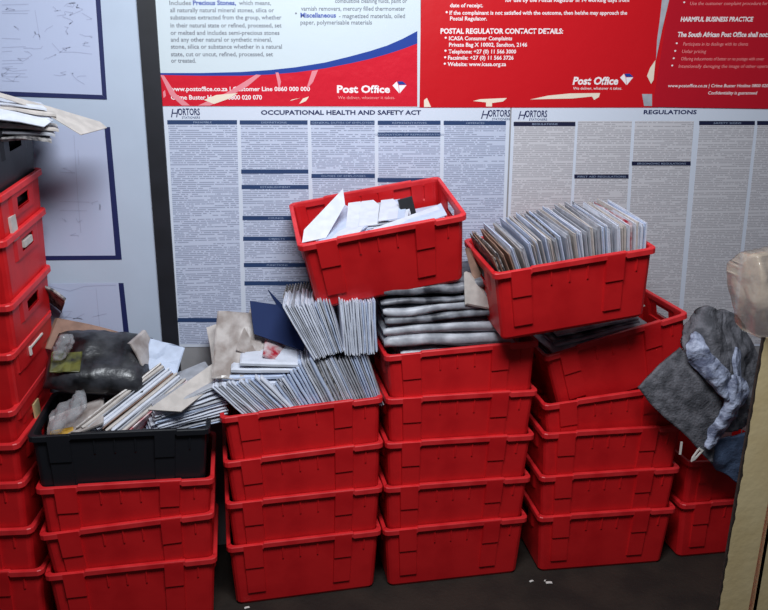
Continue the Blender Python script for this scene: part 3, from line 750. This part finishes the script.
# diagonal magazines
mg = 'magazines in the diagonal bundle'
dirv = at(176, 371, -0.30) - at(92, 432, -0.46)
for k in range(11):
    A = at(76 + k * 5.0, 427 + k * 0.6, -0.485); B = at(161 + k * 2.7, 363 + k * 1.7, -0.30)
    d_ = B - A; e_ = Vector((0.0, 0.8, -0.6)); e_ = (e_ - d_.normalized() * e_.dot(d_.normalized())).normalized()
    slab('magazine', 'magazine', (A + B) / 2 + e_ * 0.075, d_, e_, d_.length * (1 - 0.02 * (k % 3)), 0.15, [0.010, 0.014, 0.006, 0.013, 0.014, 0.005, 0.013, 0.014, 0.009, 0.013, 0.008][k], M[['mag', 'env_cream', 'env_grey', 'env_white', 'env_white', 'env_brown', 'env_cream', 'env_white', 'env_grey', 'env_cream', 'red_mag'][k]],
         'pale magazine edge in the diagonal bundle inside the black crate', mg, wave=0.004, nx=8)
# white bundle on the right, spilling towards stack 2
rr_ = random.Random(21)
for k in range(15):
    A = at(141 + k * 0.5 + rr_.uniform(-3, 4), 435 - k * 1.7, -0.47); B = at(215 + rr_.uniform(-5, 7), 418 - k * 2.4 + rr_.uniform(-1, 1), -0.40)
    slab('letter', 'letter', (A + B) / 2 + Vector((0, 0.12, 0.0)), B - A, Vector((rr_.uniform(-0.1, 0.25), 1, 0.12)), (B - A).length, 0.24, 0.0065, M[rr_.choice(['env_white', 'env_blue', 'env_white', 'env_white', 'env_grey'])],
         'white letter in the thick bundle spilling from the black crate to the right', 'letters in the bundle right of the black crate', wave=0.006, nx=8, pillow=0.3)
card('sheet_of_paper', 'paper', flat([(148, 410), (181, 412), (220, 381), (221, 358), (186, 383)], at(148, 409, -0.47), at(181, 411, -0.475), at(221, 357, -0.26)), 0.006, M['env_cream'], 'large cream sheet on top of the bundle right of the black crate')
slab('sheet_of_paper', 'paper', at(163, 358, -0.25), at(190, 362, -0.25) - at(146, 350, -0.25), Vector((-0.1, 0.5, 0.8)), 0.13, 0.12, 0.002, M['env_blue'], 'pale blue sheet standing up behind the diagonal magazines', wave=0.008)
# black package, a rounded pillow of dark film
def pillow(name, cat, c, ex, ey, w, d, h, m, label, seed=1, nx=18, ny=12, rough=0.012, pw=0.5):
    ex = ex.normalized(); ey = (ey - ex * ey.dot(ex)).normalized(); ez = ex.cross(ey); V, Fc = [], []
    for s in (1, -1):
        for j in range(ny + 1):
            for i in range(nx + 1):
                u, v = 2 * i / nx - 1, 2 * j / ny - 1
                k = (max(0.0, 1 - u ** 4) * max(0.0, 1 - v ** 4)) ** pw
                x = w / 2 * u * (1 - 0.06 * v * v); y_ = d / 2 * v * (1 - 0.06 * u * u)
                nz = noise.fractal(Vector((u * 2.2 + seed, v * 2.2, s * 3 + seed)), 1.0, 2.0, 4) * rough * (0.3 + k)
                V.append((x, y_, s * h / 2 * k + nz if 0 < i < nx and 0 < j < ny else nz * 0))
    n = (nx + 1) * (ny + 1); I = lambda s, i, j: s * n + j * (nx + 1) + i
    for s in (0, 1):
        for j in range(ny):
            for i in range(nx): Fc.append((I(s, i, j), I(s, i + 1, j), I(s, i + 1, j + 1), I(s, i, j + 1)))
    me = mesh(V, Fc, True); bm = bmesh.new(); bm.from_mesh(me); bmesh.ops.remove_doubles(bm, verts=bm.verts, dist=1e-5); bmesh.ops.recalc_face_normals(bm, faces=bm.faces); bm.to_mesh(me); bm.free()
    mw = Matrix(((ex.x, ey.x, ez.x, c.x), (ex.y, ey.y, ez.y, c.y), (ex.z, ey.z, ez.z, c.z), (0, 0, 0, 1)))
    return tag(link(name, me, m, None, mw), label, cat)
pc = pillow('wrapped_package', 'package', at(100, 362, -0.26), Vector((1, 0, -0.10)), Vector((0, 0.8, 0.45)), 0.36, 0.28, 0.12, M['bag_dark'], 'shiny black film-wrapped package at the back of the black crate', 3)
slab('magazine', 'magazine', at(95, 345, -0.12), at(140, 352, -0.12) - at(52, 330, -0.12), Vector((0, 0.6, 0.7)), 0.34, 0.13, 0.008, M['env_brown'], 'brown magazine curving behind the black package', bow=0.03, nx=10)
slab('magazine', 'magazine', at(143, 352, -0.25), at(150, 372, -0.25) - at(132, 334, -0.25), Vector((0.3, 1, 0.2)), 0.13, 0.12, 0.010, M['mag'], 'brownish cover peeking out at the right end of the black package', bow=0.012)
slab('magazine', 'magazine', at(66, 362, -0.34), Vector((1, 0.1, -0.1)), Vector((0, 0.8, 0.5)), 0.10, 0.09, 0.006, M['olive'], 'olive green leaflet beside the black package at the left', wave=0.01)
pillow('plastic_wrap', 'plastic wrap', at(63, 347, -0.34), Vector((0.5, 0.1, 1)), Vector((0.3, 1, 0)), 0.10, 0.07, 0.04, M['clear'], 'pale bulge of clear film above the olive leaflet', 8)
pillow('plastic_wrap', 'plastic wrap', at(68, 412, -0.45), Vector((1, 0.1, 0.75)), Vector((-0.2, 1, 0.3)), 0.16, 0.12, 0.035, M['clear'], 'crumpled clear plastic wrap at the front left of the black crate', 6, rough=0.016)
slab('magazine', 'magazine', at(76, 421, -0.42), Vector((1, 0.1, 0.35)), Vector((-0.2, 1, 0.2)), 0.20, 0.16, 0.012, M['mag'], 'creased pale magazine under the crumpled clear wrap', wave=0.012)
slab('yellow_slip', 'paper', at(62, 433, -0.48), Vector((1, 0.1, 0.1)), Vector((0, 0.7, 0.7)), 0.075, 0.03, 0.004, M['yellow'], 'small yellow slip at the front left corner of the black crate', wave=0.006)
# curled brown-edged magazine over the left stack side
slab('magazine', 'magazine', at(48, 300, -0.10), at(66, 308, -0.10) - at(36, 292, -0.10), Vector((0.1, 0.6, -0.6)), 0.12, 0.16, 0.012, M['news'], 'curled dark magazine with pale edges at the side of the left stack', bow=0.02)

# --- papers in the top left black crate
gp = 'papers piled in the top left crate'
for k in range(7):
    A = at(-60, 140 - k * 6.5, -0.42); B = at(42 + (k % 3) * 5 - k, 140 - k * 5.2 , -0.34)
    slab('paper_wad', 'papers', (A + B) / 2 + Vector((0, 0.10, 0.0)), B - A, Vector((-0.1, 1, 0.02)), (B - A).length, 0.26, 0.013, M[['news', 'env_grey', 'env_cream', 'news', 'env_white', 'env_cream', 'env_white'][k]],
         'loose wad of white and grey papers heaped in the top left black crate', gp, wave=0.012, bow=0.01, nx=10)
card('sheet_of_paper', 'paper', flat([(-30, 90), (0, 97), (40, 110), (81, 135), (107, 128), (100, 122), (50, 107), (0, 93)], at(0, 97, -0.42), at(81, 135, -0.38), at(107, 128, -0.22)), 0.0025, M['env_cream'], 'long cream sheet jutting out to the right from the top left crate')
card('sheet_of_paper', 'paper', flat([(-30, 98), (0, 101), (38, 112), (51, 122), (44, 127), (20, 122), (-30, 116)], at(-8, 100, -0.38), at(0, 118, -0.45), at(51, 124, -0.38)), 0.003, M['env_white'], 'short white sheet under the long cream one at top left')
for k in range(3):
    slab('paper_wad', 'papers', BK0.location + Vector((0, 0, 0.25 - k * 0.05)), Vector((1, 0, 0)), Y, 0.46, 0.28, 0.04, M['env_grey'], 'thick grey wad low inside the top left black crate', 'wads low in the top left crate')

# --- tilted crate by the sack: wrapped magazines
def inT5(x, y, z): return T5m @ Vector((x, y, z))
e5x, e5y, e5z = (Vector([T5m[i][k] for i in range(3)]) for k in range(3))
for k in range(9):
    last = k >= 6
    slab('wrapped_magazine', 'magazine', inT5(-0.03 + 0.01 * (k % 2), 0.0, 0.025 + k * 0.0255), e5x + e5z * (0.0 if not last else -0.03), e5y, 0.48 - 0.02 * max(0, k - 5), 0.31, 0.019, M['wrap' if k % 2 == 0 else 'wrap_dark'],
         'grey wrapped magazine lying in the tilted crate by the sack', 'magazines in the tilted crate by the sack', wave=0.006, nx=8)
for k in range(4):
    slab('wrapped_magazine', 'magazine', inT5(-0.055 + 0.012 * (k % 2), 0.0 + 0.01 * k, 0.252 + k * 0.0135), e5x - e5z * (0.03 + 0.02 * k), e5y - e5z * 0.02, 0.40 - 0.02 * k, 0.32, 0.0125, M[['wrap', 'env_grey', 'wrap_dark', 'wrap'][k]],
         'grey wrapped magazine rising above the rim in the crate by the sack', 'upper magazines in the crate by the sack', wave=0.008, nx=10)
slab('magazine', 'magazine', inT5(0.16, 0.05, 0.255), e5x + e5z * 0.15, e5y, 0.12, 0.10, 0.006, M['env_cream'], 'small cream leaflet on the magazines in the crate by the sack', wave=0.004)

# ------------------------------------------------------------------ grey mail sack
def patch(poly_rows, thick, seed, amp):
    """cloth patch: rows of control points (world), subdivided, wrinkled, given thickness"""
    R_, C_ = len(poly_rows), len(poly_rows[0]); NU, NV = 14, 14
    gu, gv = (C_ - 1) * NU + 1, (R_ - 1) * NV + 1; P = []
    def cr(p0, p1, p2, p3, t):
        return 0.5 * ((2 * p1) + (p2 - p0) * t + (2 * p0 - 5 * p1 + 4 * p2 - p3) * t * t + (3 * p1 - p0 - 3 * p2 + p3) * t ** 3)
    def row(pts, x):
        i = min(int(x), len(pts) - 2); t = x - i
        g = lambda k: pts[min(max(k, 0), len(pts) - 1)]
        p0 = g(i - 1) if i > 0 else pts[0] * 2 - pts[1]; p3 = g(i + 2) if i + 2 < len(pts) else pts[-1] * 2 - pts[-2]
        return cr(p0, g(i), g(i + 1), p3, t)
    for a in range(gv):
        rows = [row(rw, 0) for rw in poly_rows]
        for b in range(gu):
            col = [row(rw, b / NU) for rw in poly_rows]; p = row(col, a / NV)
            n_ = noise.fractal(Vector((p.x * 9 + seed, p.y * 9, p.z * 9)), 0.9, 2.0, 3) * amp
            rd = 1 - abs(noise.noise(Vector((p.x * 14 + p.z * 9 + seed, p.z * 5 - p.x * 7, seed)))) * 2
            fine = noise.noise(Vector((p.x * 45, p.y * 30 + seed, p.z * 45))) * amp * 0.5
            P.append(p + Vector((n_ * 0.6 + fine * 0.5, -n_ - rd * amp * 0.8 - fine * 0.5, n_ * 0.5 - fine * 0.5)))
    V = P + [p + Vector((0, thick, 0)) for p in P]; n = len(P); Fc = []
    I = lambda a, b: a * gu + b
    for a in range(gv - 1):
        for b in range(gu - 1):
            q = (I(a, b), I(a, b + 1), I(a + 1, b + 1), I(a + 1, b)); Fc.append(q); Fc.append(tuple(i + n for i in q[::-1]))
    bd = [I(0, b) for b in range(gu)] + [I(a, gu - 1) for a in range(1, gv)] + [I(gv - 1, b) for b in range(gu - 2, -1, -1)] + [I(a, 0) for a in range(gv - 2, 0, -1)]
    for i in range(len(bd)):
        a, b = bd[i], bd[(i + 1) % len(bd)]; Fc.append((a, b, b + n, a + n))
    return V, Fc
org = at(715, 470, -0.48); org.z = 0
sk = tag(empty('mail_sack', org), 'crumpled grey fabric sack hanging over the right-hand crates', 'sack')
def sack_part(name, rows, thick, seed, amp, m):
    rows = [[at(*p) for p in rw] for rw in rows]
    V, Fc = patch(rows, thick, seed, amp); V = [v - org for v in V]
    return link(name, mesh(V, Fc, True), m, sk)
sack_part('upper_folds', [[(714, 314, -0.40), (724, 310, -0.43), (734, 314, -0.42), (742, 326, -0.38)],
                          [(712, 340, -0.44), (726, 338, -0.48), (740, 340, -0.45), (754, 346, -0.40)],
                          [(716, 372, -0.46), (730, 370, -0.51), (745, 368, -0.48), (759, 375, -0.42)],
                          [(714, 402, -0.47), (730, 404, -0.51), (746, 398, -0.48), (757, 400, -0.42)],
                          [(712, 432, -0.48), (724, 432, -0.50), (740, 428, -0.46), (752, 424, -0.42)]], 0.02, 2.0, 0.012, M['sack'])
sack_part('upper_folds', [[(688, 326, -0.42), (698, 311, -0.45), (710, 307, -0.47), (722, 313, -0.43)],
                          [(682, 344, -0.47), (698, 338, -0.50), (714, 338, -0.52), (728, 342, -0.47)],
                          [(690, 366, -0.49), (704, 366, -0.525), (720, 370, -0.54), (731, 366, -0.49)],
                          [(702, 384, -0.49), (716, 390, -0.53), (726, 392, -0.54), (736, 384, -0.50)]], 0.02, 6.0, 0.010, M['sack'])
sack_part('front_flap', [[(681, 348, -0.50), (694, 362, -0.515), (708, 380, -0.525), (722, 402, -0.525)],
                         [(660, 366, -0.50), (681, 385, -0.52), (700, 402, -0.53), (718, 428, -0.53)],
                         [(638, 388, -0.50), (658, 412, -0.51), (686, 436, -0.525), (712, 464, -0.525)]], 0.012, 5.0, 0.004, M['sack'])
sack_part('pale_lining', [[(693, 334, -0.50), (698, 331, -0.51), (702, 334, -0.50)],
                          [(687, 350, -0.535), (696, 353, -0.55), (706, 348, -0.54)],
                          [(694, 366, -0.54), (706, 372, -0.56), (718, 362, -0.55)],
                          [(706, 381, -0.55), (718, 388, -0.57), (730, 376, -0.555)],
                          [(720, 394, -0.55), (728, 400, -0.57), (736, 390, -0.55)]], 0.006, 9.0, 0.012, M['lining'])
sack_part('pale_lining', [[(724, 378, -0.53), (734, 374, -0.545), (744, 380, -0.52)],
                          [(724, 392, -0.55), (735, 392, -0.57), (748, 392, -0.53)],
                          [(722, 406, -0.55), (731, 408, -0.57), (742, 404, -0.53)],
                          [(714, 420, -0.545), (723, 424, -0.565), (732, 418, -0.53)],
                          [(708, 434, -0.545), (714, 438, -0.555), (722, 434, -0.53)],
                          [(703, 446, -0.54), (707, 449, -0.545), (712, 446, -0.53)]], 0.006, 3.0, 0.011, M['lining'])
sack_part('pale_lining', [[(734, 348, -0.49), (737, 347, -0.50), (740, 351, -0.48)],
                          [(732, 362, -0.52), (736, 364, -0.53), (740, 364, -0.50)],
                          [(734, 380, -0.53), (738, 381, -0.54), (742, 380, -0.50)]], 0.006, 4.0, 0.004, M['lining'])
sack_part('lower_tail', [[(696, 446, -0.50), (716, 440, -0.51), (736, 436, -0.49), (752, 432, -0.46)],
                         [(706, 456, -0.49), (722, 460, -0.50), (738, 460, -0.48), (750, 456, -0.45)],
                         [(716, 470, -0.47), (726, 474, -0.48), (736, 482, -0.47), (744, 488, -0.45)]], 0.012, 7.0, 0.006, M['sack_blue'])
# white plastic clip with a slot
def clip():
    a = at(697, 455, -0.53)
    V, Fc = [], []
    bm = bmesh.new()
    prof = [(-0.012, 0.03), (0.012, 0.03), (0.008, -0.02), (0.0, -0.035), (-0.008, -0.02)]
    inn = [(-0.006, 0.022), (0.006, 0.022), (0.004, -0.006), (0.0, -0.012), (-0.004, -0.006)]
    n = 5
    for y_ in (0.0, 0.006):
        for p in prof + inn: bm.verts.new((p[0], y_, p[1]))
    bm.verts.ensure_lookup_table(); v = bm.verts
    for i in range(n):
        j = (i + 1) % n
        bm.faces.new((v[i], v[j], v[n + j], v[n + i])); bm.faces.new((v[10 + i], v[10 + n + i], v[10 + n + j], v[10 + j]))
        bm.faces.new((v[i], v[10 + i], v[10 + j], v[j])); bm.faces.new((v[n + i], v[n + j], v[15 + j], v[15 + i]))
    bmesh.ops.recalc_face_normals(bm, faces=bm.faces)
    me = bpy.data.meshes.new('m'); bm.to_mesh(me); bm.free()
    o = link('plastic_clip', me, M['tag_white'], sk); o.location = a - org; o.rotation_euler = (0, math.radians(35), 0)
    o['label'] = 'white plastic clip'
clip()
o = link('white_tie', boxes([((-0.004, 0, -0.025), (0.004, 0.004, 0.03))]), M['tag_white'], sk); o.location = at(681, 449, -0.50) - org

# ------------------------------------------------------------------ cream steel post and bag at the right edge
py = -1.30
A = at(757, 375, py); B = at(719, 600, py); topz = at(764, 338, py).z
post = empty('steel_post', (B.x, py, 0)); tag(post, 'cream painted steel post with chipped edge standing at the right, close by', 'post')
lean = (A.x - B.x) / (A.z - B.z)
def pz(z, dx, dy): return Vector((B.x + lean * (z - B.z) + dx, py + dy, z))
rp = random.Random(9); N = 90
V, Fc = [], []; Ve, Fe = [], []
for i in range(N + 1):
    z = topz * i / N; ch = 0.004 + abs(noise.noise(Vector((z * 22, 3, 1)))) * 0.010
    for q in ((ch, 0), (0.1, 0), (0.1, 0.004), (ch, 0.004)): V.append(pz(z, *q) - post.location)
    for q in ((0, 0.0004), (ch + 0.001, 0.0004), (ch + 0.001, 0.008), (0, 0.008)): Ve.append(pz(z, *q) - post.location)
for L_, F_ in ((V, Fc), (Ve, Fe)):
    for i in range(N):
        for k in range(4): F_.append((4 * i + k, 4 * i + (k + 1) % 4, 4 * i + 4 + (k + 1) % 4, 4 * i + 4 + k))
    F_.append((0, 1, 2, 3)); F_.append((4 * N, 4 * N + 3, 4 * N + 2, 4 * N + 1))
link('painted_face', mesh(V, Fc), M['cream'], post)
link('chipped_edge', mesh(Ve, Fe), M['rust'], post)
post2 = link('steel_channel', boxes([((B.x + 0.128, py + 0.01, 0), (B.x + 0.21, py + 0.016, topz)), ((B.x + 0.128, py + 0.01, 0), (B.x + 0.134, py + 0.07, topz))], (B.x + 0.15, py, 0)), M['cream'])
post2.location = (B.x + 0.15, py, 0); tag(post2, 'second cream steel strip right behind the chipped post, bottom right corner', 'post')

bc = at(766, 292, -1.25)
rows = [[at(*q) for q in rw] for rw in [
    [(739, 268, -1.25), (751, 258, -1.29), (762, 255, -1.30), (785, 250, -1.25), (810, 252, -1.23)],
    [(738, 284, -1.25), (754, 282, -1.31), (766, 280, -1.33), (788, 280, -1.29), (812, 282, -1.23)],
    [(744, 310, -1.25), (752, 312, -1.31), (770, 310, -1.34), (790, 311, -1.31), (812, 311, -1.23)],
    [(748, 330, -1.25), (756, 338, -1.28), (772, 342, -1.30), (790, 344, -1.28), (812, 342, -1.23)]]]
V, Fc = patch(rows, 0.06, 11.0, 0.006); V = [v - bc for v in V]
o = link('plastic_bag', mesh(V, Fc, True), M['poly']); o.location = bc
tag(o, 'brownish translucent plastic bag at the right edge, on top of the post', 'bag')
# scraps on the floor
for k, (u, v, w_, rz) in enumerate([(531.5, 581.5, 0.018, 0.3), (549, 583, 0.026, -0.1), (545, 581, 0.010, 0.8), (247, 608, 0.02, 0.2)]):
    d = FWD + RT * ((u - 384) / F_PX) - UP * ((v - 305) / F_PX); p = CAM + d * (-CAM.z / d.z)
    o = link('paper_scrap', slab_mesh(w_, w_ * 0.5, 0.0015, k, 0.002), M['tag_white']); o.location = (p.x, p.y, 0.0012); o.rotation_euler = (0, 0, rz)
    tag(o, ['small white scrap on the floor, left one below the gap between stacks', 'largest white scrap on the floor in front of the fourth stack', 'tiny white crumb on the floor between the two larger scraps', 'white scrap on the floor in front of the second stack'][k], 'scrap')
